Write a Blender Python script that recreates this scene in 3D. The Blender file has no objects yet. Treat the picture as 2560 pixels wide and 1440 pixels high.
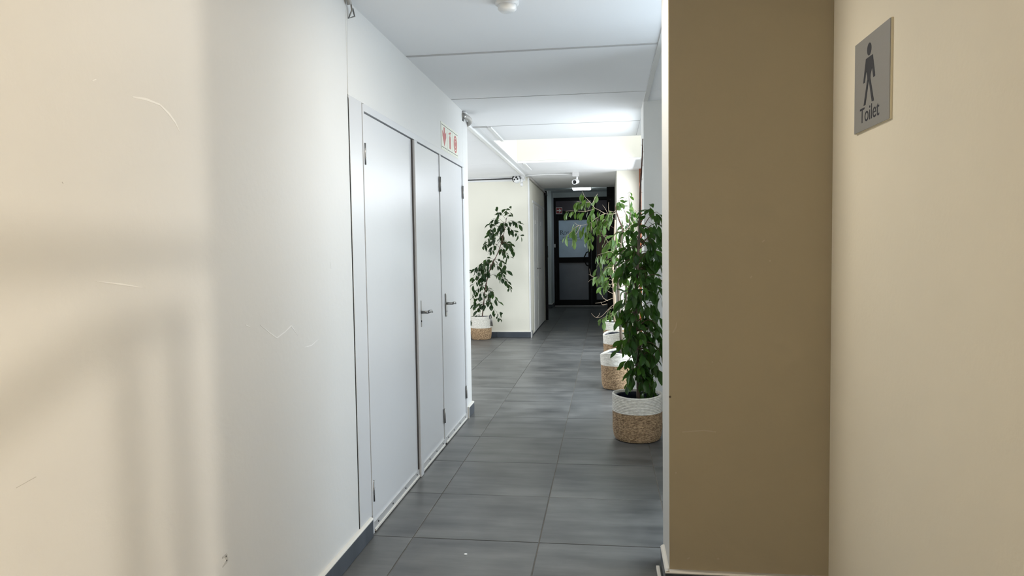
import bpy, bmesh, math, random
from mathutils import Vector, Matrix, Euler
random.seed(7)
R = math.radians
sc = bpy.context.scene
C = sc.collection

# ------------------------------------------------------------------ camera
F_PX, PITCH, ROLL, YAW = 1747.19, -0.0543393, -0.0146283, -0.1345672
CAM = Vector((0.91874, -3.15314, 1.35476))
FW = Vector((math.sin(YAW)*math.cos(PITCH), math.cos(YAW)*math.cos(PITCH), math.sin(PITCH)))
_r = Vector((math.cos(YAW), -math.sin(YAW), 0)); _u = _r.cross(FW)
RT = _r*math.cos(ROLL) + _u*math.sin(ROLL)
UP = _u*math.cos(ROLL) - _r*math.sin(ROLL)
cd = bpy.data.cameras.new('camera'); cam = bpy.data.objects.new('camera', cd); C.objects.link(cam)
cd.sensor_width = 36; cd.lens = F_PX/2560*36; cd.clip_start = 0.02; cd.clip_end = 200
m = Matrix((( RT.x, UP.x, -FW.x, CAM.x), (RT.y, UP.y, -FW.y, CAM.y), (RT.z, UP.z, -FW.z, CAM.z), (0, 0, 0, 1)))
cam.matrix_world = m
sc.camera = cam
def at(px, py, Y):
    """real place of a photographed point that stands at distance Y down the corridor"""
    d = FW + RT*((px-1280)/F_PX) + UP*((720-py)/F_PX)
    return CAM + d*((Y-CAM.y)/d.y)

# ------------------------------------------------------------------ world, lights, exposure
sc.view_settings.view_transform = 'Standard'; sc.view_settings.look = 'None'
sc.view_settings.gamma = 1; sc.view_settings.use_curve_mapping = False
sc.view_settings.exposure = 0.0
w = bpy.data.worlds.new('world'); sc.world = w; w.use_nodes = True
bg = w.node_tree.nodes['Background']; bg.inputs[0].default_value = (0.80, 0.90, 1.0, 1); bg.inputs[1].default_value = 1.0
def area(name, loc, rot, sx, sy, power, col):
    l = bpy.data.lights.new(name, 'AREA'); l.shape = 'RECTANGLE'; l.size = sx; l.size_y = sy
    l.energy = power; l.color = col
    o = bpy.data.objects.new(name, l); C.objects.link(o); o.location = loc; o.rotation_euler = rot
    return o
# daylight outside the long window on the right, above the roof light; alcove fill added on the left, behind an invented window
area('window_daylight', (1.80, 3.18, 1.25), (0, R(64), 0), 2.3, 1.05, 66, (0.84, 0.92, 1.0))
area('far_window_daylight', (1.80, 6.00, 1.35), (0, R(66), 0), 2.3, 1.7, 80, (0.90, 0.95, 1.0))
area('recess_daylight', (1.98, .38, 1.25), (0, R(90), R(56)), 2.3, .9, 46, (0.74, 0.87, 1.0))
area('alcove_fill', (-3.28, 4.9, 1.35), (0, R(-90), 0), 1.9, 3.5, 132, (0.97, 0.975, 1.0))
area('rooflight_daylight', (0.65, 4.87, 3.55), (0, 0, 0), 1.7, 1.7, 28, (0.95, 0.98, 1.0))

# ------------------------------------------------------------------ materials
def srgb(r, g, b):
    f = lambda c: (c/255/12.92) if c/255 <= 0.04045 else ((c/255+0.055)/1.055)**2.4
    return (f(r), f(g), f(b), 1)
def mat(name, col, rough=0.6, metal=0.0, spec=0.5, var=0.0, vscale=3.0, bump=0.0, bscale=60.0, stretch=(1,1,1), emit=None, estr=0.0, col2=None):
    M = bpy.data.materials.new(name); M.use_nodes = True
    nt = M.node_tree; b = nt.nodes['Principled BSDF']
    b.inputs['Base Color'].default_value = col; b.inputs['Roughness'].default_value = rough
    b.inputs['Metallic'].default_value = metal; b.inputs['Specular IOR Level'].default_value = spec
    if var or bump or col2:
        tc = nt.nodes.new('ShaderNodeTexCoord'); mp = nt.nodes.new('ShaderNodeMapping'); mp.inputs['Scale'].default_value = stretch
        nt.links.new(tc.outputs['Object'], mp.inputs[0])
    if var or col2:
        n = nt.nodes.new('ShaderNodeTexNoise'); n.inputs['Scale'].default_value = vscale; n.inputs['Detail'].default_value = 5
        nt.links.new(mp.outputs[0], n.inputs['Vector'])
        mx = nt.nodes.new('ShaderNodeMix'); mx.data_type = 'RGBA'
        rmp = nt.nodes.new('ShaderNodeMapRange'); rmp.inputs[1].default_value = .3; rmp.inputs[2].default_value = .7
        nt.links.new(n.outputs['Fac'], rmp.inputs[0]); nt.links.new(rmp.outputs[0], mx.inputs[0])
        c2 = col2 or tuple([c*(1-var) for c in col[:3]])+(1,)
        mx.inputs[6].default_value = c2; mx.inputs[7].default_value = col
        nt.links.new(mx.outputs[2], b.inputs['Base Color'])
    if bump:
        n2 = nt.nodes.new('ShaderNodeTexNoise'); n2.inputs['Scale'].default_value = bscale; n2.inputs['Detail'].default_value = 4
        nt.links.new(mp.outputs[0], n2.inputs['Vector'])
        bp = nt.nodes.new('ShaderNodeBump'); bp.inputs['Strength'].default_value = bump; bp.inputs['Distance'].default_value = 0.01
        nt.links.new(n2.outputs['Fac'], bp.inputs['Height']); nt.links.new(bp.outputs[0], b.inputs['Normal'])
    if emit:
        b.inputs['Emission Color'].default_value = emit; b.inputs['Emission Strength'].default_value = estr
    return M
MT = {}
MT['white_wall'] = mat('white_wall_paint', (0.74, 0.735, 0.715, 1), 0.45, spec=.35, var=.04, vscale=1.4, bump=.06, bscale=45)
MT['pier_wall'] = mat('shaded_pier_paint', (0.46, 0.395, 0.275, 1), 0.6, spec=.3, var=.06, vscale=1.7, bump=.06, bscale=60)  # cream pier paint darkened, puts the shade of the near face into its colour
MT['cream_wall'] = mat('cream_wall_paint', (0.92, 0.84, 0.68, 1), 0.6, spec=.3, var=.05, vscale=1.7, bump=.06, bscale=60)
MT['column_wall'] = mat('column_paint', (0.83, 0.82, 0.78, 1), 0.6, spec=.3, var=.03, vscale=1.5, bump=.04)
MT['pale_wall'] = mat('pale_cream_paint', (0.76, 0.735, 0.64, 1), 0.6, spec=.3, var=.03, vscale=1.5, bump=.04)
MT['grey_wall'] = mat('off_white_paint', (0.70, 0.69, 0.66, 1), 0.6, spec=.3, var=.03, vscale=1.5, bump=.04)
MT['cool_wall'] = mat('cool_white_paint', (0.62, 0.66, 0.66, 1), 0.5, var=.03)
MT['ceiling'] = mat('ceiling_paint', (0.86, 0.86, 0.86, 1), 0.7, spec=.2, var=.03, vscale=1.2, bump=.03)
MT['gloss_white'] = mat('white_gloss_paint', (0.66, 0.665, 0.675, 1), 0.28, var=.03, vscale=1.5, bump=.03, bscale=25)
MT['shaft'] = mat('rooflight_shaft_paint', (0.76, 0.735, 0.66, 1), 0.7)
MT['joint'] = mat('grey_joint_strip', (0.52, 0.51, 0.50, 1), 0.6)
MT['dark'] = mat('dark_gap', (0.02, 0.02, 0.02, 1), 0.9)
MT['black'] = mat('black_aluminium', (0.004, 0.004, 0.004, 1), 0.45, spec=.15)
MT['black_plastic'] = mat('black_plastic', (0.008, 0.008, 0.009, 1), 0.25)
MT['grout'] = mat('grout', (0.19, 0.175, 0.15, 1), 0.9, var=.2, vscale=20)
MT['seal'] = mat('dark_brush_seal', (0.07, 0.06, 0.055, 1), .9)
MT['metal'] = mat('brushed_metal', (0.30, 0.295, 0.285, 1), 0.32, metal=1)
MT['chrome'] = mat('chrome', (0.6, 0.6, 0.6, 1), 0.15, metal=1)
MT['alu'] = mat('satin_aluminium', (0.72, 0.72, 0.72, 1), 0.35, metal=.7)
MT['trim'] = mat('plastic_edge_trim', (0.72, 0.69, 0.63, 1), 0.3)
MT['pipe'] = mat('grey_conduit', (0.42, 0.40, 0.37, 1), 0.45)
MT['white_plastic'] = mat('white_plastic', (0.78, 0.78, 0.77, 1), 0.3)
MT['orange'] = mat('orange_stained_timber', (0.30, 0.072, 0.016, 1), 0.4, var=.4, vscale=8, stretch=(8, 8, .6))
MT['brown'] = mat('brown_timber', (0.18, 0.085, 0.05, 1), 0.5, var=.3, vscale=8, stretch=(6, 6, .5))
MT['film'] = mat('frosted_film', (0.58, 0.72, 0.88, 1), 0.22, var=.25, vscale=2.2)
MT['film_dark'] = mat('tinted_film', (0.15, 0.17, 0.21, 1), 0.18, var=.2, vscale=2.0)
MT['transom'] = mat('tinted_transom', (0.085, 0.07, 0.085, 1), 0.2)
MT['navy'] = mat('navy_lettering', (0.03, 0.045, 0.075, 1), 0.5)
MT['sign'] = mat('brushed_sign_plate', (0.36, 0.36, 0.35, 1), 0.45, metal=.25, var=.04, vscale=30, stretch=(1, 1, 20))
MT['sign_ink'] = mat('dark_slate_ink', (0.032, 0.036, 0.048, 1), 0.6)
MT['sign_edge'] = mat('cream_acrylic_edge', (0.75, 0.68, 0.5, 1), 0.4)
MT['glow'] = mat('photoluminescent_white', (0.80, 0.81, 0.70, 1), 0.35)
MT['red'] = mat('sign_red', (0.50, 0.07, 0.06, 1), 0.4)
MT['red_far'] = mat('sign_red_deep', (0.24, 0.018, 0.018, 1), 0.4)
MT['ink'] = mat('sign_line_ink', (0.10, 0.09, 0.07, 1), 0.5)
MT['scuff'] = mat('white_scuff', (0.88, 0.88, 0.87, 1), 0.8)
MT['smudge'] = mat('grey_smudge', (0.52, 0.51, 0.49, 1), 0.8)
MT['smudge_tan'] = mat('tan_smudge', (0.50, 0.44, 0.33, 1), 0.8)
MT['bark'] = mat('pale_bark', (0.14, 0.105, 0.075, 1), 0.8, var=.45, vscale=30, bump=.4, bscale=80, stretch=(1, 1, .3))
MT['bark_red'] = mat('dark_red_bark', (0.10, 0.045, 0.03, 1), 0.7, var=.4, vscale=30)
MT['twig'] = mat('dry_twig', (0.42, 0.33, 0.24, 1), 0.8)
MT['soil'] = mat('potting_soil', (0.02, 0.015, 0.012, 1), 0.95, var=.5, vscale=60, bump=.5)
MT['liner'] = mat('navy_plastic_liner', (0.010, 0.014, 0.028, 1), 0.22)
MT['lit'] = mat('lamp_tube', (1, 1, 1, 1), .5, emit=(0.85, 0.97, 1, 1), estr=9)

def tile_mat(name, a, b_, rough):
    M = bpy.data.materials.new(name); M.use_nodes = True; nt = M.node_tree; b = nt.nodes['Principled BSDF']
    tc = nt.nodes.new('ShaderNodeTexCoord'); oi = nt.nodes.new('ShaderNodeObjectInfo')
    add = nt.nodes.new('ShaderNodeVectorMath'); add.operation = 'MULTIPLY_ADD'
    comb = nt.nodes.new('ShaderNodeCombineXYZ')
    ml = nt.nodes.new('ShaderNodeMath'); ml.operation = 'MULTIPLY'; ml.inputs[1].default_value = 37
    nt.links.new(oi.outputs['Random'], ml.inputs[0])
    for i in range(3): nt.links.new(ml.outputs[0], comb.inputs[i])
    add.inputs[1].default_value = (1.2, 7, 1)
    nt.links.new(tc.outputs['Object'], add.inputs[0]); nt.links.new(comb.outputs[0], add.inputs[2])
    n = nt.nodes.new('ShaderNodeTexNoise'); n.inputs['Scale'].default_value = 1.6; n.inputs['Detail'].default_value = 6; n.inputs['Roughness'].default_value = .6
    nt.links.new(add.outputs[0], n.inputs['Vector'])
    n3 = nt.nodes.new('ShaderNodeTexNoise'); n3.inputs['Scale'].default_value = 3.5; n3.inputs['Detail'].default_value = 3
    ad2 = nt.nodes.new('ShaderNodeVectorMath'); ad2.operation = 'ADD'
    nt.links.new(tc.outputs['Object'], ad2.inputs[0]); nt.links.new(comb.outputs[0], ad2.inputs[1]); nt.links.new(ad2.outputs[0], n3.inputs['Vector'])
    av = nt.nodes.new('ShaderNodeMath'); av.operation = 'ADD'; nt.links.new(n.outputs['Fac'], av.inputs[0]); nt.links.new(n3.outputs['Fac'], av.inputs[1])
    rm = nt.nodes.new('ShaderNodeMapRange'); rm.inputs[1].default_value = .72; rm.inputs[2].default_value = 1.28
    nt.links.new(av.outputs[0], rm.inputs[0])
    mx = nt.nodes.new('ShaderNodeMix'); mx.data_type = 'RGBA'; mx.inputs[6].default_value = a; mx.inputs[7].default_value = b_
    nt.links.new(rm.outputs[0], mx.inputs[0]); nt.links.new(mx.outputs[2], b.inputs['Base Color'])
    b.inputs['Roughness'].default_value = rough
    r2 = nt.nodes.new('ShaderNodeMapRange'); r2.inputs[3].default_value = rough-.06; r2.inputs[4].default_value = rough+.1
    nt.links.new(n3.outputs['Fac'], r2.inputs[0]); nt.links.new(r2.outputs[0], b.inputs['Roughness'])
    bp = nt.nodes.new('ShaderNodeBump'); bp.inputs['Strength'].default_value = .05; bp.inputs['Distance'].default_value = .01
    nt.links.new(n.outputs['Fac'], bp.inputs['Height']); nt.links.new(bp.outputs[0], b.inputs['Normal'])
    return M
MT['tile'] = tile_mat('charcoal_porcelain', (0.054, 0.056, 0.057, 1), (0.148, 0.148, 0.143, 1), 0.34)
MT['skirt'] = tile_mat('slate_skirting_tile', (0.035, 0.045, 0.058, 1), (0.07, 0.082, 0.10, 1), 0.35)

def leaf_mat(name, dark, light, under):
    M = bpy.data.materials.new(name); M.use_nodes = True; nt = M.node_tree; b = nt.nodes['Principled BSDF']
    oi = nt.nodes.new('ShaderNodeObjectInfo'); mx = nt.nodes.new('ShaderNodeMix'); mx.data_type = 'RGBA'
    mx.inputs[6].default_value = dark; mx.inputs[7].default_value = light
    pw = nt.nodes.new('ShaderNodeMath'); pw.operation = 'POWER'; pw.inputs[1].default_value = 1.8
    nt.links.new(oi.outputs['Random'], pw.inputs[0]); nt.links.new(pw.outputs[0], mx.inputs[0])
    ge = nt.nodes.new('ShaderNodeNewGeometry'); m2 = nt.nodes.new('ShaderNodeMix'); m2.data_type = 'RGBA'
    nt.links.new(ge.outputs['Backfacing'], m2.inputs[0]); nt.links.new(mx.outputs[2], m2.inputs[6]); m2.inputs[7].default_value = under
    nt.links.new(m2.outputs[2], b.inputs['Base Color']); b.inputs['Roughness'].default_value = .32; b.inputs['Specular IOR Level'].default_value = .22
    tr = nt.nodes.new('ShaderNodeBsdfTranslucent'); ms = nt.nodes.new('ShaderNodeMixShader'); ms.inputs[0].default_value = .22
    tr.inputs[0].default_value = (light[0]*1.6, light[1]*1.7, light[2], 1)
    out = nt.nodes['Material Output']
    nt.links.new(b.outputs[0], ms.inputs[1]); nt.links.new(tr.outputs[0], ms.inputs[2]); nt.links.new(ms.outputs[0], out.inputs[0])
    return M
MT['leaf'] = leaf_mat('dark_glossy_leaf', (0.012, 0.040, 0.008, 1), (0.060, 0.140, 0.016, 1), (0.045, 0.085, 0.025, 1))
MT['leaf_light'] = leaf_mat('light_green_leaf', (0.030, 0.070, 0.014, 1), (0.095, 0.165, 0.030, 1), (0.10, 0.15, 0.055, 1))
MT['leaf_alcove'] = leaf_mat('deep_green_leaf', (0.008, 0.022, 0.008, 1), (0.032, 0.070, 0.014, 1), (0.03, 0.055, 0.022, 1))

def rope_mat(name, a, b_, scale):
    M = bpy.data.materials.new(name); M.use_nodes = True; nt = M.node_tree; b = nt.nodes['Principled BSDF']; b.inputs['Roughness'].default_value = .85
    tc = nt.nodes.new('ShaderNodeTexCoord'); mp = nt.nodes.new('ShaderNodeMapping'); mp.inputs['Scale'].default_value = (scale, scale, scale*2.2)
    nt.links.new(tc.outputs['Object'], mp.inputs[0])
    n = nt.nodes.new('ShaderNodeTexNoise'); n.inputs['Scale'].default_value = 1; n.inputs['Detail'].default_value = 3
    nt.links.new(mp.outputs[0], n.inputs['Vector'])
    rm = nt.nodes.new('ShaderNodeMapRange'); rm.inputs[1].default_value = .35; rm.inputs[2].default_value = .65; nt.links.new(n.outputs['Fac'], rm.inputs[0])
    mx = nt.nodes.new('ShaderNodeMix'); mx.data_type = 'RGBA'; mx.inputs[6].default_value = a; mx.inputs[7].default_value = b_
    nt.links.new(rm.outputs[0], mx.inputs[0]); nt.links.new(mx.outputs[2], b.inputs['Base Color'])
    bp = nt.nodes.new('ShaderNodeBump'); bp.inputs['Strength'].default_value = .6; bp.inputs['Distance'].default_value = .004
    nt.links.new(n.outputs['Fac'], bp.inputs['Height']); nt.links.new(bp.outputs[0], b.inputs['Normal'])
    return M
MT['jute'] = rope_mat('jute_rope', (0.15, 0.09, 0.045, 1), (0.48, 0.33, 0.19, 1), 60)
MT['cotton'] = rope_mat('white_cotton_rope', (0.55, 0.52, 0.46, 1), (0.75, 0.72, 0.65, 1), 45)

def glass_mat():
    M = bpy.data.materials.new('window_glass'); M.use_nodes = True; nt = M.node_tree
    for n in list(nt.nodes):
        if n.type == 'BSDF_PRINCIPLED': nt.nodes.remove(n)
    t = nt.nodes.new('ShaderNodeBsdfTransparent'); g = nt.nodes.new('ShaderNodeBsdfGlossy'); g.inputs['Roughness'].default_value = .03
    t.inputs[0].default_value = (.97, .985, .99, 1)
    ms = nt.nodes.new('ShaderNodeMixShader'); ms.inputs[0].default_value = .06
    nt.links.new(t.outputs[0], ms.inputs[1]); nt.links.new(g.outputs[0], ms.inputs[2]); nt.links.new(ms.outputs[0], nt.nodes['Material Output'].inputs[0])
    return M
MT['glass'] = glass_mat()

# ------------------------------------------------------------------ mesh helpers
def B(bm, x0, x1, y0, y1, z0, z1, mi=0):
    vs = [bm.verts.new(p) for p in [(x0,y0,z0),(x1,y0,z0),(x1,y1,z0),(x0,y1,z0),(x0,y0,z1),(x1,y0,z1),(x1,y1,z1),(x0,y1,z1)]]
    for f in [(0,3,2,1),(4,5,6,7),(0,1,5,4),(1,2,6,5),(2,3,7,6),(3,0,4,7)]:
        bm.faces.new([vs[i] for i in f]).material_index = mi
def tube(bm, pts, rad, n=8, cap=True):
    pts = [Vector(p) for p in pts]
    if not hasattr(rad, '__len__'): rad = [rad]*len(pts)
    rings = []; prev = None
    for i, p in enumerate(pts):
        t = (pts[min(i+1, len(pts)-1)] - pts[max(i-1, 0)])
        t = t.normalized() if t.length > 1e-9 else Vector((0, 0, 1))
        if prev is None:
            a = t.orthogonal().normalized()
        else:
            a = (prev - t*prev.dot(t)); a = a.normalized() if a.length > 1e-6 else t.orthogonal().normalized()
        prev = a; b = t.cross(a)
        rings.append([bm.verts.new(p + (a*math.cos(2*math.pi*k/n) + b*math.sin(2*math.pi*k/n))*rad[i]) for k in range(n)])
    for i in range(len(rings)-1):
        for k in range(n):
            f = bm.faces.new([rings[i][k], rings[i][(k+1) % n], rings[i+1][(k+1) % n], rings[i+1][k]]); f.smooth = True
    if cap:
        bm.faces.new(rings[0][::-1]); bm.faces.new(rings[-1])
def lathe(bm, prof, n=32, wob=None, smooth=True):
    rings = []
    for (r, z) in prof:
        ring = []
        for k in range(n):
            a = 2*math.pi*k/n; rr, zz = r, z
            if wob: rr, zz = wob(r, z, a)
            ring.append(bm.verts.new((rr*math.cos(a), rr*math.sin(a), zz)))
        rings.append(ring)
    for i in range(len(rings)-1):
        for k in range(n):
            f = bm.faces.new([rings[i][k], rings[i][(k+1) % n], rings[i+1][(k+1) % n], rings[i+1][k]]); f.smooth = smooth
def disc(bm, r, z, n=32, wob=None):
    vs = []
    for k in range(n):
        a = 2*math.pi*k/n; rr, zz = (r, z) if not wob else wob(r, z, a)
        vs.append(bm.verts.new((rr*math.cos(a), rr*math.sin(a), zz)))
    bm.faces.new(vs)
def poly(bm, pts, n, t):
    """flat outline given thickness t along n"""
    n = Vector(n); a = [bm.verts.new(Vector(p)) for p in pts]; b = [bm.verts.new(Vector(p)+n*t) for p in pts]
    bm.faces.new(a[::-1]); bm.faces.new(b)
    for i in range(len(a)):
        j = (i+1) % len(a); bm.faces.new([a[i], a[j], b[j], b[i]])
def obj(name, bm, ms, parent=None, bevel=0.0, loc=None):
    me = bpy.data.meshes.new(name); bmesh.ops.recalc_face_normals(bm, faces=bm.faces); bm.to_mesh(me); bm.free()
    for x in (ms if isinstance(ms, (list, tuple)) else [ms]): me.materials.append(MT[x])
    o = bpy.data.objects.new(name, me); C.objects.link(o)
    if parent: o.parent = parent
    if loc: o.location = loc
    if bevel:
        md = o.modifiers.new('bevel', 'BEVEL'); md.width = bevel; md.segments = 2; md.limit_method = 'ANGLE'
    return o
def box(name, x0, x1, y0, y1, z0, z1, ms, parent=None, bevel=0.0):
    bm = bmesh.new()
    if parent is None or True:
        cx, cy = (x0+x1)/2, (y0+y1)/2
        B(bm, x0-cx, x1-cx, y0-cy, y1-cy, 0, z1-z0)
        po = parent.location if parent else Vector((0, 0, 0))
        return obj(name, bm, ms, parent, bevel, Vector((cx, cy, z0))-po)
def empty(name, loc=(0, 0, 0), rz=0, parent=None):
    o = bpy.data.objects.new(name, None); C.objects.link(o); o.location = loc; o.rotation_euler = (0, 0, rz); o.empty_display_size = .1
    if parent: o.parent = parent
    return o
def tag(o, label=None, cat=None, group=None, kind=None):
    if label: o['label'] = label
    if cat: o['category'] = cat
    if group: o['group'] = group
    if kind: o['kind'] = kind
    return o
def struct(o, label, cat): return tag(o, label, cat, None, 'structure')
def share(name, src, parent, loc, rot=None, scale=None):
    o = bpy.data.objects.new(name, src); C.objects.link(o); o.parent = parent; o.location = loc
    if rot is not None: o.rotation_euler = rot
    if scale is not None: o.scale = scale
    return o
def text_mesh(body, size, thick):
    cu = bpy.data.curves.new('lettering', 'FONT'); cu.body = body; cu.size = size; cu.extrude = thick; cu.align_x = 'CENTER'
    t = bpy.data.objects.new('lettering', cu); C.objects.link(t)
    dg = bpy.context.evaluated_depsgraph_get()
    me = bpy.data.meshes.new_from_object(t.evaluated_get(dg)); bpy.data.objects.remove(t)
    return me

XL = -0.205      # face of the left wall
H = 2.465        # ceiling
XR = 1.75        # face of the right wall
YN = -0.415      # near face of the pier

# ------------------------------------------------------------------ floor
fl = box('floor', -3.2, 2.9, -6.2, 14.4, -0.12, -0.004, 'grout')
struct(fl, 'dark grey porcelain tiled floor running down the corridor', 'floor')
T, G = 0.6, 0.0025
def tile_mesh(x0, x1, y0, y1):
    bm = bmesh.new(); B(bm, x0, x1, y0, y1, -0.01, 0.0)
    for v in bm.verts:
        pass
    me = bpy.data.meshes.new('floor_tile'); bmesh.ops.recalc_face_normals(bm, faces=bm.faces)
    bmesh.ops.bevel(bm, geom=[e for e in bm.edges if all(v.co.z > -.001 for v in e.verts)], offset=.0012, segments=1, affect='EDGES')
    bm.to_mesh(me); bm.free(); me.materials.append(MT['tile']); return me
full = tile_mesh(-T/2+G, T/2-G, -T/2+G, T/2-G)
for i in range(-3, 3):
    for j in range(-8, 23):
        x0, y0 = i*T, j*T
        if j < -4 and i < -1: continue
        t = share('tile', full, fl, (x0+T/2 - fl.location.x, y0+T/2 - fl.location.y, -fl.location.z + random.uniform(-.0004, .0004)))
        t.rotation_euler = (random.uniform(-.0012, .0012), random.uniform(-.0012, .0012), 0)

# ------------------------------------------------------------------ left wall with its doors
bm = bmesh.new()
B(bm, XL-.22, XL, -6.2, -.155, 0, 2.7)
B(bm, XL-.22, XL, -.155, 2.345, 2.05, 2.7)
B(bm, XL-.22, XL, 2.345, 2.545, 0, 2.7)
B(bm, XL-.22, XL-.12, -.155, 2.345, 0, 2.05)
wl = struct(obj('wall_left', bm, 'white_wall', bevel=.004), 'long scuffed white wall with flush white doors on the left', 'wall')
def strip_on_wall(name, pts, wid, m_, parent, xw, th=.0006):
    bm = bmesh.new(); p = [Vector((xw, y, z)) for (y, z) in pts]
    for i in range(len(p)-1):
        d = (p[i+1]-p[i]).normalized(); n = Vector((1, 0, 0)).cross(d)*(wid[i]/2); n2 = Vector((1, 0, 0)).cross(d)*(wid[i+1]/2)
        poly(bm, [p[i]-n, p[i]+n, p[i+1]+n2, p[i+1]-n2], (1, 0, 0), th)
    return obj(name, bm, m_, parent)
def onleft(px, py):
    d = FW + RT*((px-1280)/F_PX) + UP*((720-py)/F_PX); p = CAM + d*((XL-CAM.x)/d.x); return (p.y, p.z)
for pts, wd, m_ in [
    ([(330,242),(365,248),(400,262),(422,284),(438,306),(449,330)], .006, 'scuff'),
    ([(240,703),(300,710),(355,719)], .004, 'scuff'),
    ([(650,812),(672,830),(692,845),(712,830),(728,814),(744,838)], .005, 'scuff'),
    ([(613,812),(624,817)], .007, 'scuff'),
    ([(760,868),(778,864),(796,848)], .003, 'scuff'),
    ([(826,655),(828,672)], .005, 'scuff'),
    ([(230,202),(240,198)], .008, 'scuff'),
    ([(555,1395),(566,1388),(568,1402),(556,1418)], .012, 'smudge'),
    ([(155,455),(158,459)], .006, 'smudge'),
    ([(40,1220),(90,1192)], .004, 'smudge')]:
    yz = [onleft(*p) for p in pts]; n = len(yz)
    strip_on_wall('scuff_mark', yz, [wd*(.35 if k in (0, n-1) else 1)*random.uniform(.6, 1.2) for k in range(n)], m_, wl, XL)
# plaster ridge up the wall above the door frame
strip_on_wall('plaster_ridge', [onleft(868, 30), onleft(868, 120), onleft(871, 246)], [.010, .006, .010], 'white_wall', wl, XL, .0012)

# cover board, jambs, head
fr = empty('trim_1', (XL, 0.0, 0)); struct(fr, 'white painted frame boards around the three flush doors', 'door frame')
def fbox(name, y0, y1, z0, z1, xin, xout, m_='gloss_white', parent=fr, bev=.002): return box(name, XL+xin, XL+xout, y0, y1, z0, z1, m_, parent, bev)
fbox('cover_board', -.150, .012, .088, 2.05, -.1, .003)
fbox('edge_gap', -.1565, -.150, .088, 2.04, -.03, .0012, 'dark')
fbox('jamb', .014, .034, 0.0, 2.045, -.1, .006)
fbox('head', .034, 2.345, 2.014, 2.05, -.1, .005)
fbox('mullion', 1.537, 1.572, 0.012, 2.014, -.1, .004)
fbox('jamb', 2.302, 2.345, 0.0, 2.014, -.1, .004)
fbox('backing', .034, 2.302, 0.0, 2.014, -.115, -.07, 'dark')
def door(name, y0, y1, label, hinge_y, hinge_zs, handle_y=None, lever_dir=1, sweep=True):
    d = box(name, XL-.045, XL-.002, y0, y1, .014, 2.008, 'gloss_white', None, .0015); struct(d, label, 'door')
    L = d.location
    for hz in hinge_zs:
        bm = bmesh.new(); tube(bm, [(0, 0, -.05), (0, 0, .05)], .0065, 8)
        B(bm, -.003, .0008, -.014, .014, -.05, .05)
        for q in (-.017, .017): tube(bm, [(0, 0, q-.001), (0, 0, q+.001)], .0075, 8)
        obj('hinge', bm, 'metal', d, 0, Vector((XL+.005, hinge_y, hz))-L)
    if sweep:
        s = box('bottom_strip', XL-.002, XL+.004, y0+.004, y1-.004, .010, .052, 'alu', d, .001)
        bm = bmesh.new(); B(bm, XL+.002, XL+.009, y0+.004, y1-.004, .006, .016); o_ = obj('lip', bm, 'trim', s); o_.location = -(L + s.location)
        k = 4
        for q in range(k):
            bm = bmesh.new(); tube(bm, [(0, 0, 0), (.002, 0, 0)], .005, 8)
            obj('screw', bm, 'dark', s, 0, Vector((XL+.0042, y0+.06+(y1-y0-.12)*q/(k-1), .034))-(L+s.location))
    if handle_y is not None:
        hz = .975
        bm = bmesh.new(); B(bm, -.001, .007, -.014, .014, -.082, .082); pl = obj('handle_plate', bm, 'metal', d, .004, Vector((XL, handle_y, hz))-L)
        bm = bmesh.new()
        tube(bm, [(.004, 0, .01), (.05, 0, .01)], .009, 10)
        tube(bm, [(.048, 0, .01), (.052, .03*lever_dir, .012), (.05, .07*lever_dir, .012), (.046, .11*lever_dir, .002)], [.009, .0095, .008, .006], 10)
        obj('lever', bm, 'metal', pl)
        bm = bmesh.new(); tube(bm, [(.006, 0, -.045), (.0085, 0, -.045)], .006, 10); obj('keyhole', bm, 'dark', pl)
    return d
door('door_1', .038, .866, 'white flush door hinged beside the cover board, no handle', .034, (.205, 1.815))
d2 = door('door_2', .874, 1.533, 'white flush door with meeting strip and lever handle, between two doors', 1.537, (.212, 1.81), .972, 1)
ast = box('meeting_strip', XL-.002, XL+.016, .868, .926, .0, 2.008, 'gloss_white', d2, .003)
bm = bmesh.new(); B(bm, XL-.002, XL+.003, .850, .868, .02, 2.008); o_ = obj('brush_seal', bm, 'seal', d2); o_.location = -d2.location
door('door_3', 1.578, 2.297, 'white flush door nearest the wall corner, below the fire signs', 2.300, (.222, 1.815), 1.655, 1)

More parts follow.
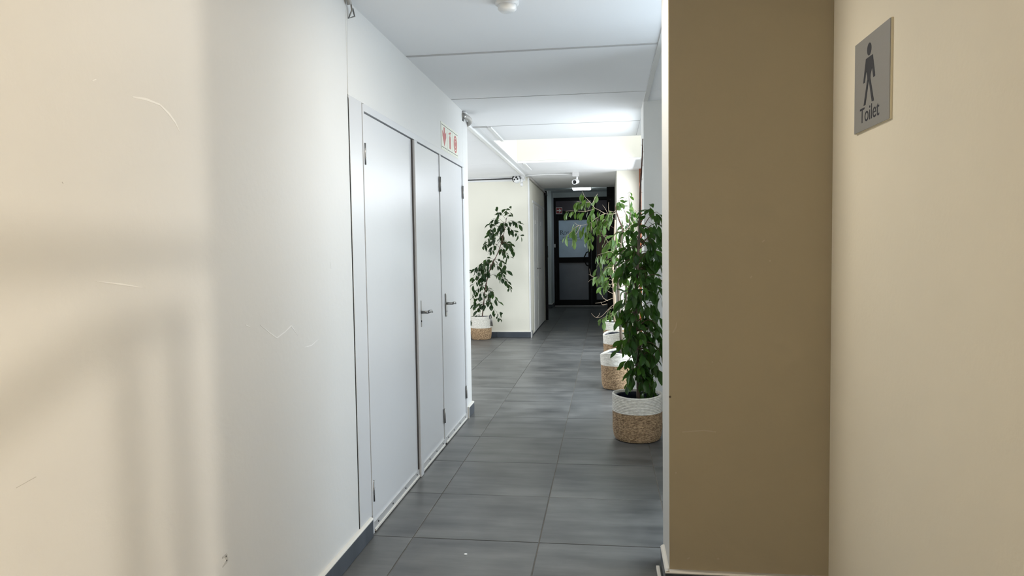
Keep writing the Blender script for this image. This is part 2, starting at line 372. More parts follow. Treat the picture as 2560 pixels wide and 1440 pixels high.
# ------------------------------------------------------------------ skirtings
def skirting(name, label, segs, axis, face, thick, sgn, z=.082, trimcol='trim'):
    """segs along the run; axis 'y' = runs along y with its face at x=face"""
    a0, a1 = segs[0], segs[-1]
    loc = (face, (a0+a1)/2, 0) if axis == 'y' else ((a0+a1)/2, face, 0)
    e = empty(name, loc); struct(e, label, 'skirting')
    for s0, s1 in zip(segs[:-1], segs[1:]):
        s0_, s1_ = s0+.0015, s1-.0015
        if axis == 'y': box('skirting_tile', *sorted((face, face-sgn*thick)), s0_, s1_, 0.002, z, 'skirt', e, .001)
        else: box('skirting_tile', s0_, s1_, *sorted((face, face-sgn*thick)), 0.002, z, 'skirt', e, .001)
    bm = bmesh.new(); r = thick+.001
    for s0, s1 in [(a0, a1)]:
        prof = [(0, 0), (-.001, .004), (.25*r, .010), (.7*r, .013), (r, .013), (r, 0)]
        A, Bv = [], []
        for (u, v) in prof:
            if axis == 'y':
                A.append(bm.verts.new((-sgn*u, s0-(a0+a1)/2, z+v))); Bv.append(bm.verts.new((-sgn*u, s1-(a0+a1)/2, z+v)))
            else:
                A.append(bm.verts.new((s0-(a0+a1)/2, -sgn*u, z+v))); Bv.append(bm.verts.new((s1-(a0+a1)/2, -sgn*u, z+v)))
        for i in range(len(prof)-1): bm.faces.new([A[i], A[i+1], Bv[i+1], Bv[i]])
        bm.faces.new(A); bm.faces.new(Bv[::-1])
    obj('edge_trim', bm, trimcol, e)
    return e
skirting('baseboard_left', 'slate tile skirting with pale edge trim below the scuffed white wall', [-4.2, -3.6, -3.0, -2.4, -1.8, -1.2, -.6, -.01], 'y', XL+.016, .015, 1)
s2 = skirting('baseboard_corner', 'short slate skirting piece at the white wall corner past the doors', [2.345, 2.563], 'y', XL+.016, .015, 1)
box('end_trim', XL+.002, XL+.017, 2.333, 2.345, 0, .094, 'trim', s2)
# ------------------------------------------------------------------ right wall, pier, column
bm = bmesh.new(); B(bm, XR, XR+.15, -2.2, YN, 0, 2.7)
wr = struct(obj('wall_right', bm, 'cream_wall'), 'cream wall carrying the toilet sign on the right', 'wall')
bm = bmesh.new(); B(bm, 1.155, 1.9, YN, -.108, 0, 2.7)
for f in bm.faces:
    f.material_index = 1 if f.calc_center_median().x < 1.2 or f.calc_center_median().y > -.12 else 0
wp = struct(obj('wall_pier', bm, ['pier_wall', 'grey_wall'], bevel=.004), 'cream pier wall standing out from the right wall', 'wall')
for px, py, r_ in [(1675, 992, .0048), (1781, 905, .003), (1795, 1397, .004), (1690, 1182, .004), (1925, 652, .004)]:
    p = at(px, py, YN); bm = bmesh.new(); tube(bm, [(p.x, YN, p.z), (p.x, YN-.0008, p.z)], r_, 7)
    obj('chip', bm, 'bark' if r_ > .0045 else 'smudge_tan', wp)
for pts in [[(1682, 832), (1690, 818), (1692, 806)], [(1876, 695), (1880, 690)], [(1905, 605), (1912, 600)], [(1705, 1080), (1760, 1076), (1790, 1080)], [(1718, 1398), (1724, 1394)]]:
    bm = bmesh.new(); q = [at(px, py, YN) for px, py in pts]
    for i in range(len(q)-1):
        d = (q[i+1]-q[i]).normalized(); n = Vector((0, 1, 0)).cross(d)*.0025
        poly(bm, [q[i]-n, q[i]+n, q[i+1]+n, q[i+1]-n], (0, -1, 0), .0005)
    obj('smudge', bm, 'smudge_tan', wp)
skirting('baseboard_pier', 'dark skirting with metal edge trim along the cream pier', [1.139, 1.45, 1.75], 'x', YN-.016, .015, -1, trimcol='alu')
sp = skirting('baseboard_pier_side', 'short slate skirting on the side of the cream pier', [-.43, -.185], 'y', 1.155-.016, .015, -1)
box('loose_strip', 1.118, 1.132, -.40, -.215, 0.001, .016, 'trim', sp, .002)
bm = bmesh.new(); B(bm, 1.204, 1.9, 2.28, 2.62, 0, 2.7)
struct(obj('wall_column', bm, 'column_wall', bevel=.006), 'off white column behind the nearest basket', 'column')
wn3 = empty('window_3', (XR, .33, 0)); struct(wn3, 'window in the recess between the cream pier and the column', 'window')
box('window_sill', XR-.02, XR+.1, -.108, .78, 0, .10, 'white_plastic', wn3)
box('head_rail', XR, XR+.08, -.108, .78, 2.36, H, 'white_plastic', wn3)
for k in range(3):
    y = -.07 + k*.41
    box('window_frame', XR, XR+.08, y-.03, y+.03, .10, 2.36, 'white_plastic', wn3)
    if k < 2: box('pane', XR+.035, XR+.041, y+.03, y+.38, .10, 2.36, 'glass', wn3)
bm = bmesh.new(); B(bm, XR, XR+.15, .78, 2.28, 0, 2.7)
struct(obj('wall_right_recess', bm, 'grey_wall'), 'off white recess wall between window and column', 'wall')

# ------------------------------------------------------------------ window wall on the right, with the wall end beyond it
XW = 1.52
def tall_window(name, label, y0, y1, n):
    wn = empty(name, (XW, (y0+y1)/2, 0)); struct(wn, label, 'window')
    bx = lambda n_, x0, x1, a_, b_, z0, z1, m_: box(n_, x0, x1, a_, b_, z0, z1, m_, wn)
    bx('window_sill', XW-.03, XW+.1, y0, y1, 0.0, .10, 'white_plastic')
    bx('head_rail', XW-.02, XW+.06, y0, y1, 2.40, H, 'white_plastic')
    st = (y1-y0-.06)/n
    for k in range(n+1):
        y = y0+.03 + k*st
        bx('window_frame', XW-.02, XW+.06, y-.03, y+.03, .10, 2.40, 'white_plastic')
        if k < n: bx('pane', XW+.015, XW+.021, y+.03, y+st-.03, .10, 2.40, 'glass')
tall_window('window_1', 'narrow glazed window on the right just past the column', 2.62, 3.72, 1)
tall_window('window_4', 'tall glazed window on the right beside the orange post', 5.1, 6.86, 2)
bm = bmesh.new(); B(bm, XW, XW+.2, 3.72, 5.1, 0, 2.9); B(bm, XW, XW+.2, 6.95, 7.05, 0, 2.9)
struct(obj('wall_right_mid', bm, 'pale_wall'), 'pale wall between the windows behind the row of plants', 'wall')
box('trim_2', 1.385, 1.515, 6.86, 6.95, 0, H, 'orange')
tag(bpy.data.objects['trim_2'], 'orange stained timber post beside the window behind the plants', 'post', None, 'structure')
bm = bmesh.new(); B(bm, 1.075, 2.2, 7.05, 7.3, 0, 2.9); B(bm, 1.075, 1.3, 7.3, 9.62, 0, 2.9)
we = struct(obj('wall_right_far', bm, 'pale_wall', bevel=.006), 'pale cream wall end at the mouth of the far corridor', 'wall')
box('joint_line', 1.0735, 1.076, 7.62, 7.66, 0, 2.36, 'pipe', we)

# ------------------------------------------------------------------ alcove on the left
bm = bmesh.new(); B(bm, -3.0, -.245, 7.54, 7.8, 0, 2.9); B(bm, -.5, -.245, 7.8, 10.28, 0, 2.9)
wb = struct(obj('wall_alcove', bm, 'pale_wall', bevel=.005), 'cream alcove wall behind the leaning fig tree', 'wall')
box('corner_bead', -.262, -.241, 7.535, 7.60, .095, H, 'white_plastic', wb)
bm = bmesh.new(); B(bm, -3.2, -3.0, 2.3, 3.2, 0, 2.9); B(bm, -3.2, -3.0, 6.6, 7.8, 0, 2.9); B(bm, -3.2, -3.0, 3.2, 6.6, 0, .42); B(bm, -3.2, -3.0, 3.2, 6.6, 2.28, 2.9)
w5 = empty('alcove_fill_window', (-3.1, 4.9, .42)); struct(w5, 'wide added window in the alcove side wall for fill light', 'window')  # unseen window, added as an opening for the alcove fill light
for z0, z1 in ((.42, .48), (2.22, 2.28)): box('window_frame', -3.13, -3.05, 3.2, 6.6, z0, z1, 'white_plastic', w5)
for k in range(4):
    y = 3.23+k*1.1133
    box('mullion', -3.13, -3.05, y-.03, y+.03, .48, 2.22, 'white_plastic', w5)
    if k < 3: box('pane', -3.095, -3.089, y+.03, y+1.083, .48, 2.22, 'glass', w5)
struct(obj('wall_alcove_side', bm, 'white_wall'), 'white side wall deep in the alcove', 'wall')
bm = bmesh.new(); B(bm, -3.0, XL-.22, 2.33, 2.545, 0, 2.9)
struct(obj('wall_alcove_back', bm, 'white_wall'), 'white wall turning the corner into the alcove', 'wall')
skirting('baseboard_alcove', 'dark slate skirting tiles below the cream alcove wall', [-3.0, -2.4, -1.8, -1.2, -.77, -.235], 'x', 7.54-.016, .015, -1, z=.086)
box('baseboard_corner_trim', -.243, -.226, 7.518, 7.66, 0, .10, 'alu', None)
struct(bpy.data.objects['baseboard_corner_trim'], 'metal corner trim at the foot of the cream wall corner', 'trim')

# ------------------------------------------------------------------ far corridor
XF = -.245
def far_door(name, y0, y1, label, hy=None):
    d = box(name, XF-.02, XF+.006, y0, y1, .02, 2.09, 'white_plastic', None, .002); struct(d, label, 'door')
    if hy:
        bm = bmesh.new(); B(bm, 0, .006, -.02, .02, -.11, .11); pl = obj('handle_plate', bm, 'metal', d, .003, Vector((XF+.006, hy, 1.03))-d.location)
        bm = bmesh.new(); tube(bm, [(.004, 0, .01), (.05, 0, .01), (.055, .1, .01)], .009, 8); obj('lever', bm, 'metal', pl)
    bm = bmesh.new(); B(bm, 0, .004, -.04, .04, -.0, .06); obj('number_plate', bm, 'white_plastic', d, 0, Vector((XF+.006, (y0+y1)/2, 1.78))-d.location)
    return d
t = box('trim_5', XF, XF+.012, 7.98, 10.05, 2.10, 2.14, 'white_plastic'); struct(t, 'white head board over the far corridor doors', 'door frame')
far_door('door_4', 8.10, 8.72, 'white flush door with lever handle beyond the alcove corner', 8.55)
far_door('door_5', 8.76, 9.92, 'wide white flush door nearest the black frame in the far corridor')
box('baseboard_far', XF+.001, XF+.008, 7.67, 10.0, .002, .018, 'skirt'); struct(bpy.data.objects['baseboard_far'], 'thin dark floor strip under the far corridor doors', 'skirting')
t = box('trim_3', XF, XF+.05, 10.22, 10.28, 0, 2.46, 'black'); struct(t, 'black jamb on the left side of the far corridor', 'door frame')
box('latch', XF+.05, XF+.058, 10.22, 10.28, 1.2, 1.42, 'black_plastic', t)
t = box('trim_4', .935, 1.075, 9.64, 9.72, 0, 2.68, 'black'); struct(t, 'black jamb on the right side of the far corridor', 'door frame')
bm = bmesh.new(); B(bm, -.75, -.335, 12.85, 13.75, 0, 2.9)
wf = struct(obj('wall_far_nib', bm, 'cool_wall', bevel=.004), 'cool white wall nib beside the black glazed entrance', 'wall')
skirting('baseboard_far_nib', 'dark skirting with pale trim on the nib beside the black entrance', [-.75, -.325], 'x', 12.834, .015, -1, z=.09)
skirting('baseboard_far_side', 'dark skirting on the narrow wall beside the black entrance', [12.83, 13.54], 'y', -.319, .015, 1, z=.09)
bm = bmesh.new(); B(bm, -1.7, -1.5, 10.2, 13.0, 0, 2.9); B(bm, -1.5, -.5, 10.1, 10.28, 0, 2.9); B(bm, -1.5, -.75, 12.85, 13.0, 0, 2.9)
struct(obj('wall_far_left', bm, 'cool_wall'), 'cool white wall of the lobby side passage on the left', 'wall')
bm = bmesh.new(); B(bm, 1.03, 1.3, 9.72, 13.75, 0, 2.9)
struct(obj('wall_far_right', bm, 'cool_wall'), 'cool white lobby wall on the right before the entrance', 'wall')
bm = bmesh.new(); B(bm, -.75, 1.3, 13.56, 13.75, 2.575, 2.9); B(bm, -.75, 1.3, 14.2, 14.3, 0, 2.9)
struct(obj('wall_far_end', bm, 'cool_wall'), 'cool white wall above the black glazed entrance', 'wall')

# black glazed entrance
YD = 13.52
gd = empty('door_6', (.35, YD, 0)); struct(gd, 'black framed glazed entrance door with company lettering at the corridor end', 'door')
gb = lambda n, x0, x1, z0, z1, y0=-.03, y1=.04, m_='black', par=gd: box(n, x0, x1, YD+y0, YD+y1, z0, z1, m_, par, .002)
gb('frame_post', -.315, -.262, 0, 2.575); gb('frame_post', .965, 1.03, 0, 2.575); gb('frame_head', -.262, .965, 2.50, 2.575)
gb('transom_bar', -.262, .965, 2.19, 2.26)
gb('mullion', .575, .685, 0, 2.50)
gb('stile', -.258, -.195, .01, 2.185); gb('stile', .50, .572, .01, 2.185)
gb('top_rail', -.195, .50, 2.045, 2.185); gb('middle_rail', -.195, .50, 1.03, 1.16); gb('bottom_rail', -.195, .50, .01, .15)
up_ = gb('upper_pane', -.195, .50, 1.16, 2.045, 0, .012, 'film')
gb('lower_pane', -.195, .50, .15, 1.03, 0, .012, 'film_dark')
gb('transom_pane', -.262, .965, 2.26, 2.50, .005, .015, 'transom')
gb('side_rail', .685, .965, 0.0, .15); gb('side_rail', .685, .965, 1.03, 1.12); gb('side_rail', .685, .965, 2.08, 2.19)
gb('side_pane', .685, .965, .15, 1.03, 0, .012, 'film_dark')
gb('side_pane', .685, .965, 1.12, 2.08, .03, .04, 'film_dark')
for k in range(7):
    x = .70+k*.038; gb('timber_slat', x, x+.024, 1.12, 2.08, .002, .028, 'brown')
bm = bmesh.new()
tube(bm, [(0, -.03, .18), (-.09, -.075, .15), (-.135, -.08, .05), (-.145, -.08, 0), (-.135, -.08, -.05), (-.09, -.075, -.15), (0, -.03, -.18)], .014, 8)
obj('pull_handle', bm, 'black', gd, 0, Vector((.545, 0, 1.12))-Vector((.35, 0, 0)))
gb('threshold', -.30, 1.0, 0.0, .012, -.06, -.03, 'alu')
gb('intercom', -.30, -.275, 1.40, 1.48, -.05, -.03, 'white_plastic')
# lettering: small capitals with serifs
def serif(bm, ch, x, z, h):
    wd = h*.72; t = h*.15; s = h*.07; y = 0
    def q(x0, x1, z0, z1): B(bm, x+x0, x+x1, -.002, 0, z+z0, z+z1)
    def arc(cx, cz, rx, rz, a0, a1, thick, n=14):
        for k in range(n):
            a, b = R(a0+(a1-a0)*k/n), R(a0+(a1-a0)*(k+1)/n)
            def pt(an, d):
                tk = thick*(.45+.55*abs(math.cos(an)))*d
                return Vector((x+cx+(rx+tk)*math.cos(an), 0, z+cz+(rz+tk)*math.sin(an)))
            poly(bm, [pt(a, -.5), pt(a, .5), pt(b, .5), pt(b, -.5)], (0, -1, 0), .002)
    if ch == 'R':
        q(.1*h, .1*h+t, 0, h); q(0, .35*h, 0, s); q(0, .35*h, h-s, h); arc(.3*h, .74*h, .26*h, .22*h, -90, 90, t)
        poly(bm, [Vector((x+.32*h, 0, z+.5*h)), Vector((x+.46*h, 0, z+.5*h)), Vector((x+1.0*h, 0, z-.12*h)), Vector((x+.84*h, 0, z-.12*h))], (0, -1, 0), .002); return .80*h
    if ch == 'O': arc(.5*h, .5*h, .42*h, .45*h, 0, 360, t, 22); return 1.08*h
    if ch == 'C': arc(.5*h, .5*h, .42*h, .45*h, 40, 320, t, 18); q(.78*h, .84*h, .68*h, .95*h); return .95*h
    if ch == 'S': arc(.32*h, .73*h, .22*h, .22*h, 20, 270, t, 12); arc(.32*h, .27*h, .22*h, .24*h, -160, 90, t, 12); return .70*h
    if ch == 'H':
        for u in (.08*h, .7*h): q(u, u+t, 0, h); q(u-.08*h, u+t+.08*h, 0, s); q(u-.08*h, u+t+.08*h, h-s, h)
        q(.1*h, .8*h, .48*h, .48*h+s); return 1.02*h
    if ch == 'E':
        q(.08*h, .08*h+t, 0, h); q(0, .62*h, 0, s); q(0, .62*h, h-s, h); q(.1*h, .5*h, .48*h, .48*h+s)
        q(.56*h, .62*h, 0, .22*h); q(.56*h, .62*h, .78*h, h); return .72*h
bm = bmesh.new(); x = 0
for k, ch in enumerate('ROSCHE'): x += serif(bm, ch, x, 0, .105 if k == 0 else .074) + .004
o_ = obj('lettering', bm, 'navy', up_); o_.location = Vector((-.168, YD-.0005, 1.70)) - (gd.location + up_.location)
for body, size, zz in [('INC AND ASSOCIATES', .045, 1.615)]:
    me = text_mesh(body, size, .001); me.materials.append(MT['navy'])
    o_ = share('small_lettering', me, up_, Vector((.12, YD-.0015, zz)) - (gd.location + up_.location), (R(90), 0, 0))
o_ = box('rule_line', -.17, .36, YD-.002, YD, 1.565, 1.575, 'navy', None); o_.parent = up_; o_.location = o_.location - (gd.location + up_.location)

# red arrow sign on the transom
rs = empty('arrow_sign', (-.182, YD-.036, 2.195)); tag(rs, 'small red square sign with white right arrow above the black entrance door', 'sign')
box('backing', -.257, -.107, YD-.036, YD-.031, 2.195, 2.345, 'white_plastic', rs)
box('red_field', -.247, -.117, YD-.038, YD-.036, 2.205, 2.335, 'red_far', rs)
bm = bmesh.new(); z = .075
for p_ in ([(-.052, z-.009), (.03, z-.009), (.03, z+.009), (-.052, z+.009)], [(-.008, z+.042), (.012, z+.042), (.052, z), (.028, z)], [(-.008, z-.042), (.012, z-.042), (.052, z), (.028, z)]):
    poly(bm, [Vector((u, 0, v)) for u, v in p_], (0, -1, 0), .001)
obj('arrow', bm, 'white_plastic', rs, 0, (0, -.002, 0))
# lamp on the lobby ceiling
HF = 2.70
la = empty('ceiling_lamp', (.40, 12.35, HF-.04)); tag(la, 'bright white rectangular tube lamp on the far lobby ceiling', 'ceiling light')
box('housing', .19, .60, 12.00, 12.52, HF-.02, HF, 'white_plastic', la)
box('diffuser', .20, .59, 12.02, 12.50, HF-.045, HF-.02, 'lit', la, .006)
box('conduit', .60, .95, 12.33, 12.35, HF-.02, HF, 'white_plastic', la)

# ------------------------------------------------------------------ ceiling
SX0, SX1, SY0, SY1 = -.205, 1.50, 3.93, 5.82      # roof light opening
bm = bmesh.new()
B(bm, -3.2, 2.3, -6.2, SY0-.06, H+.03, H+.16); B(bm, -3.2, 2.3, SY1+.06, 9.64, H+.03, H+.16)
B(bm, -3.2, SX0-.06, SY0-.06, SY1+.06, H+.03, H+.16); B(bm, SX1+.06, 2.3, SY0-.06, SY1+.06, H+.03, H+.16)
ce = struct(obj('ceiling', bm, 'grey_wall'), 'white panelled ceiling with joint strips and roof light opening', 'ceiling')
ys = [-6.2, -5.06, -3.89, -2.72, -1.55, -.38, .785, 1.945, 3.10, SY0, SY1, 6.65, 7.20, 8.3, 9.62]
xs = [-3.0, -1.55, -.205, 1.22, 2.0]
for a, b in zip(ys[:-1], ys[1:]):
    for c, d in zip(xs[:-1], xs[1:]):
        if a == SY0 and c >= -.205-.001: continue
        if a < 1.9 and c < -.3: continue
        if c == 1.22 and a > 3.5:
            d = 1.5
        box('ceiling_panel', (c-.012 if (abs(c+.205) < .01 and b < 2.5) else c+.0006), d-.0006, a+.002, b-.002, H, H+.03, 'ceiling', ce, .002)
box('joint_strip', -.2, 1.218, .772, .796, H-.003, H+.001, 'joint', ce)
box('joint_strip', -.2, 1.218, 1.941, 1.950, H-.002, H+.001, 'joint', ce)
box('joint_strip', -.12, 1.218, 3.096, 3.106, H-.002, H+.001, 'joint', ce)
box('joint_strip', 1.205, 1.235, -.1, 2.27, H-.008, H+.001, 'grey_wall', ce)
box('edge_batten', -.13, -.10, 3.12, 3.92, H-.012, H+.001, 'white_plastic', ce)
box('edge_batten', -.13, -.10, 5.84, 6.55, H-.012, H+.001, 'white_plastic', ce)
box('open_joint', -.29, -.13, 3.085, 3.15, H-.004, H+.001, 'joint', ce)
# roof light shaft
bm = bmesh.new()
B(bm, SX0-.06, SX0, SY0-.06, SY1+.06, H+.03, 3.5); B(bm, SX1, SX1+.06, SY0-.06, SY1+.06, H+.03, 3.5)
B(bm, SX0, SX1, SY0-.06, SY0, H+.03, 3.5); B(bm, SX0, SX1, SY1, SY1+.06, H+.03, 3.5)
sh = struct(obj('wall_rooflight', bm, 'shaft'), 'pale upstand walls of the roof light in the ceiling', 'wall')
sk = empty('window_2', (.65, 4.87, 3.5)); struct(sk, 'roof light glazing over the ceiling opening', 'window')
for k in range(3): box('glazing_bar', SX0+.02+k*.81, SX0+.06+k*.81, SY0, SY1, 3.44, 3.5, 'white_plastic', sk)
for k in range(2): box('pane', SX0+.06+k*.81, SX0+.83+k*.81, SY0, SY1, 3.46, 3.467, 'glass', sk)
bm = bmesh.new(); B(bm, -1.7, 1.3, 9.64, 14.4, HF, HF+.12); B(bm, -.245, 1.075, 9.62, 9.64, H-.0, HF)
cf = struct(obj('ceiling_far', bm, 'cool_wall'), 'cool white lobby ceiling in front of the black entrance', 'ceiling')
for y in (10.6, 11.6, 12.8): box('joint_strip', -.7, 1.03, y, y+.03, HF-.006, HF, 'pipe', cf)

# ------------------------------------------------------------------ out of frame: back wall and stair side
bm = bmesh.new(); B(bm, XL-.22, 2.9, -6.4, -6.2, 0, 2.7)
struct(obj('wall_back', bm, 'white_wall'), 'white wall closing the corridor behind the camera', 'wall')
bm = bmesh.new(); B(bm, 3.6, 3.8, -6.4, -.2, 0, 2.9); B(bm, 1.9, 3.6, -1.9, -1.75, 0, 2.9); B(bm, 2.9, 3.6, -6.4, -6.2, 0, 2.9)
struct(obj('wall_stair', bm, 'cream_wall'), 'cream wall of the stair hall beyond the right wall', 'wall')
fl2 = box('floor_stair', 2.9, 3.8, -6.4, -.2, -.12, 0.0, 'tile'); struct(fl2, 'dark stair hall floor', 'floor')
c2 = box('ceiling_stair', 2.3, 3.8, -6.4, -.2, H, H+.1, 'ceiling'); struct(c2, 'white stair hall ceiling', 'ceiling')
dl = empty('ceiling_downlight', (.72, -.34, H)); tag(dl, 'round ceiling downlight beside the cream pier', 'ceiling light')
bm = bmesh.new(); lathe(bm, [(.14, 0), (.14, -.012), (.115, -.016), (.11, -.004)], 28); obj('rim', bm, 'white_plastic', dl)
bm = bmesh.new(); disc(bm, .11, -.004, 28); obj('diffuser', bm, 'lit', dl)
dd_ = bpy.data.lights.new('downlight', 'AREA'); dd_.shape = 'DISK'; dd_.size = .22; dd_.energy = 11.5; dd_.color = (1, .92, .80)
do_ = bpy.data.objects.new('downlight', dd_); C.objects.link(do_); do_.location = (.72, -.34, H-.02)
LAMP = Vector((3.35, -2.95, 1.60))
wlp = empty('wall_lamp', (3.6, -2.95, 1.5)); tag(wlp, 'warm wall lamp in the stair hall', 'lamp')
bm = bmesh.new(); tube(bm, [(0, 0, .1), (-.1, 0, .06), (-.2, 0, .03)], .012, 8); obj('bracket', bm, 'metal', wlp)
bm = bmesh.new(); lathe(bm, [(.02, .02), (.05, .02), (.05, .028), (.02, .03)], 16); obj('cup', bm, 'metal', wlp, 0, (-.25, 0, 0))
pl_ = bpy.data.lights.new('lamp_bulb', 'POINT'); pl_.energy = 165; pl_.color = (1, .90, .76); pl_.shadow_soft_size = .045
po_ = bpy.data.objects.new('lamp_bulb', pl_); C.objects.link(po_); po_.location = LAMP; 
def cast(y, z, x):      # place on the balustrade plane for a shadow seen at (y,z) on the left wall
    t = (LAMP.x-x)/(LAMP.x-XL); return Vector((x, LAMP.y+(y-LAMP.y)*t, LAMP.z+(z-LAMP.z)*t))
XB = 2.0
ba = empty('stair_balustrade', (XB, -2.45, 0)); tag(ba, 'stair handrail and balusters in the side opening', 'railing')
bm = bmesh.new(); tube(bm, [cast(y, z, XB)-ba.location for y, z in [(-2.6, 1.35), (-1.3, 1.36)]], .016, 8); obj('top_rail', bm, 'brown', ba)
bm = bmesh.new(); tube(bm, [cast(y, z, XB)-ba.location for y, z in [(-2.6, .82), (-2.0, 1.06), (-1.70, 1.175), (-1.62, 1.185), (-1.38, 1.19)]], .016, 8); obj('handrail', bm, 'brown', ba)
for y in (-1.645, -1.455):
    p = cast(y, 1.18, XB)-ba.location; bm = bmesh.new(); tube(bm, [(p.x, p.y, p.z), (p.x, p.y, 0)], .018, 8); obj('baluster', bm, 'brown', ba)

# ------------------------------------------------------------------ fire signs on the left wall
fs = empty('fire_sign', (XL, 1.88, 2.06)); tag(fs, 'white strip sign with red arrow, extinguisher and hose reel above doors', 'sign')
bm = bmesh.new(); B(bm, 0, .002, -.275, .275, 0, .19); obj('backing', bm, 'glow', fs)
for k in range(3):
    y0 = -.268+k*.182; bm = bmesh.new(); B(bm, .002, .0032, y0, y0+.172, .006, .184); p_ = obj('panel', bm, 'glow', fs)
    for zz in (.016, .170): bm = bmesh.new(); B(bm, .0032, .0036, y0+.006, y0+.166, zz, zz+.0045); obj('border_line', bm, 'ink', p_)
    c = y0+.086; V3 = lambda y, z: Vector((.0032, y, z)); bm = bmesh.new()
    if k == 0:
        poly(bm, [V3(c-.018, .160), V3(c-.018, .11), V3(c-.034, .122), V3(c-.058, .135), V3(c-.055, .095), V3(c, .028), V3(c+.055, .095), V3(c+.058, .135), V3(c+.034, .122), V3(c+.018, .11), V3(c+.018, .160)], (1, 0, 0), .0006)
    elif k == 1:
        poly(bm, [V3(c-.022, .035), V3(c+.022, .035), V3(c+.024, .045), V3(c+.024, .11), V3(c+.015, .125), V3(c-.015, .125), V3(c-.024, .11), V3(c-.024, .045)], (1, 0, 0), .0006)
        poly(bm, [V3(c-.006, .125), V3(c+.006, .125), V3(c+.006, .14), V3(c+.03, .15), V3(c+.028, .158), V3(c-.01, .152), V3(c-.045, .14), V3(c-.04, .133), V3(c-.006, .14)], (1, 0, 0), .0006)
    else:
        n = 28
        for r0, r1 in ((0, .016), (.022, .038), (.044, .058)):
            for j in range(n):
                a, b = 2*math.pi*j/n, 2*math.pi*(j+1)/n
                pt = lambda r, an: V3(c+r*math.cos(an), .095+r*1.12*math.sin(an))
                if r0 == 0: poly(bm, [pt(0, 0), pt(r1, a), pt(r1, b)], (1, 0, 0), .0006)
                else: poly(bm, [pt(r0, a), pt(r1, a), pt(r1, b), pt(r0, b)], (1, 0, 0), .0006)
    obj('pictogram', bm, 'red', p_)
# ------------------------------------------------------------------ toilet sign on the right wall
ts = empty('toilet_sign', (XR, -.81, 1.722)); tag(ts, 'grey toilet sign with standing figure on the cream wall', 'sign')
bm = bmesh.new(); B(bm, -.006, 0, -.146, .146, 0, .292); obj('acrylic_edge', bm, 'sign_edge', ts)
bm = bmesh.new(); B(bm, -.0085, -.006, -.144, .146, 0.001, .291); face_ = obj('plate', bm, 'sign', ts)
def S(u, v): return Vector((-.0085, -u, v))    # u to the reader's right
bm = bmesh.new(); n = 20
poly(bm, [S(-.018+.0185*math.cos(2*math.pi*k/n), .262-.004+.0185*1.05*math.sin(2*math.pi*k/n)-.012) for k in range(n)], (-1, 0, 0), .0004)
for pts in [[(-.045, .222), (.012, .222), (.012, .19), (-.004, .165), (-.006, .150), (-.03, .150), (-.032, .165), (-.045, .19)],
            [(-.045, .222), (-.062, .165), (-.066, .150), (-.052, .150), (-.04, .19), (-.034, .21)],
            [(.012, .222), (.030, .166), (.033, .152), (.020, .150), (.006, .19), (0, .21)],
            [(-.032, .152), (-.018, .152), (-.045, .078), (-.060, .078)],
            [(-.018, .152), (-.005, .152), (.026, .078), (.010, .078)]]:
    th_ = .0004+.00012*len(bm.faces)/10
    poly(bm, [S(*p) for p in pts], (-1, 0, 0), th_)
obj('figure', bm, 'sign_ink', ts)
me = text_mesh('Toilet', .068, .0003); me.materials.append(MT['sign_ink'])
o_ = share('lettering', me, ts, (-.0088, .012, .026), (R(90), 0, R(-90)))
# ------------------------------------------------------------------ small fittings
sd = empty('smoke_detector', (.487, .01, H)); tag(sd, 'round white smoke detector on the ceiling at the top edge', 'smoke detector')
bm = bmesh.new(); lathe(bm, [(.052, 0), (.054, -.012), (.046, -.018)], 28); disc(bm, .046, -.018, 28); obj('base', bm, 'white_plastic', sd)
bm = bmesh.new(); lathe(bm, [(.042, -.018), (.042, -.034), (.032, -.044), (.012, -.047)], 28); disc(bm, .012, -.047, 28); obj('sensor_cap', bm, 'white_plastic', sd)
br = empty('wall_bracket', (XL, -.13, 2.43)); tag(br, 'small bent metal bracket with cable at the ceiling corner above the doors', 'bracket')
bm = bmesh.new(); tube(bm, [(.004, -.03, .03), (.02, -.01, .02), (.02, .0, -.01), (.006, -.005, -.045), (.025, .02, -.03), (.022, .005, 0)], .004, 6); obj('wire_loop', bm, 'metal', br)
bm = bmesh.new(); tube(bm, [(.0, -.045, .035), (.016, -.03, .03), (.018, -.02, .008)], .011, 8); obj('plug', bm, 'pipe', br)
cp = empty('conduit_pipe', (XL, 2.40, 2.42)); tag(cp, 'grey conduit pipe bending round the white wall corner near the ceiling', 'pipe')
bm = bmesh.new(); tube(bm, [(-.01, -.05, .005), (.018, -.02, .004), (.030, .03, .0), (.034, .09, -.006), (.028, .13, -.014), (.010, .155, -.026), (-.03, .162, -.036)], .019, 10); obj('bend', bm, 'pipe', cp)
bm = bmesh.new(); lathe(bm, [(.021, -.012), (.0235, -.01), (.0235, .01), (.021, .012)], 12); k_ = obj('coupling', bm, 'metal', cp, 0, (.004, -.034, .004)); k_.rotation_euler = (R(90), 0, R(-40))
bm = bmesh.new(); B(bm, -.002, .0015, -.045, .0, -.035, .04); obj('wall_hole', bm, 'dark', cp)
bm = bmesh.new(); tube(bm, [(.0, -.04, .03), (.02, -.01, .034), (.026, .02, .028)], .006, 6); obj('cable', bm, 'white_plastic', cp)
tk = empty('cable_trunking', (-.285, 4.9, H)); tag(tk, 'white cable trunking running along the ceiling to the camera', 'cable trunking')
bm = bmesh.new(); B(bm, -.018, .018, -2.34, 2.40, -.022, 0); obj('trunking_body', bm, 'white_plastic', tk, .002)
bm = bmesh.new(); tube(bm, [(-.032+.006*math.sin(k*1.3), -2.33+k*.31, -.006) for k in range(16)], .006, 6); obj('loose_cable', bm, 'white_plastic', tk)
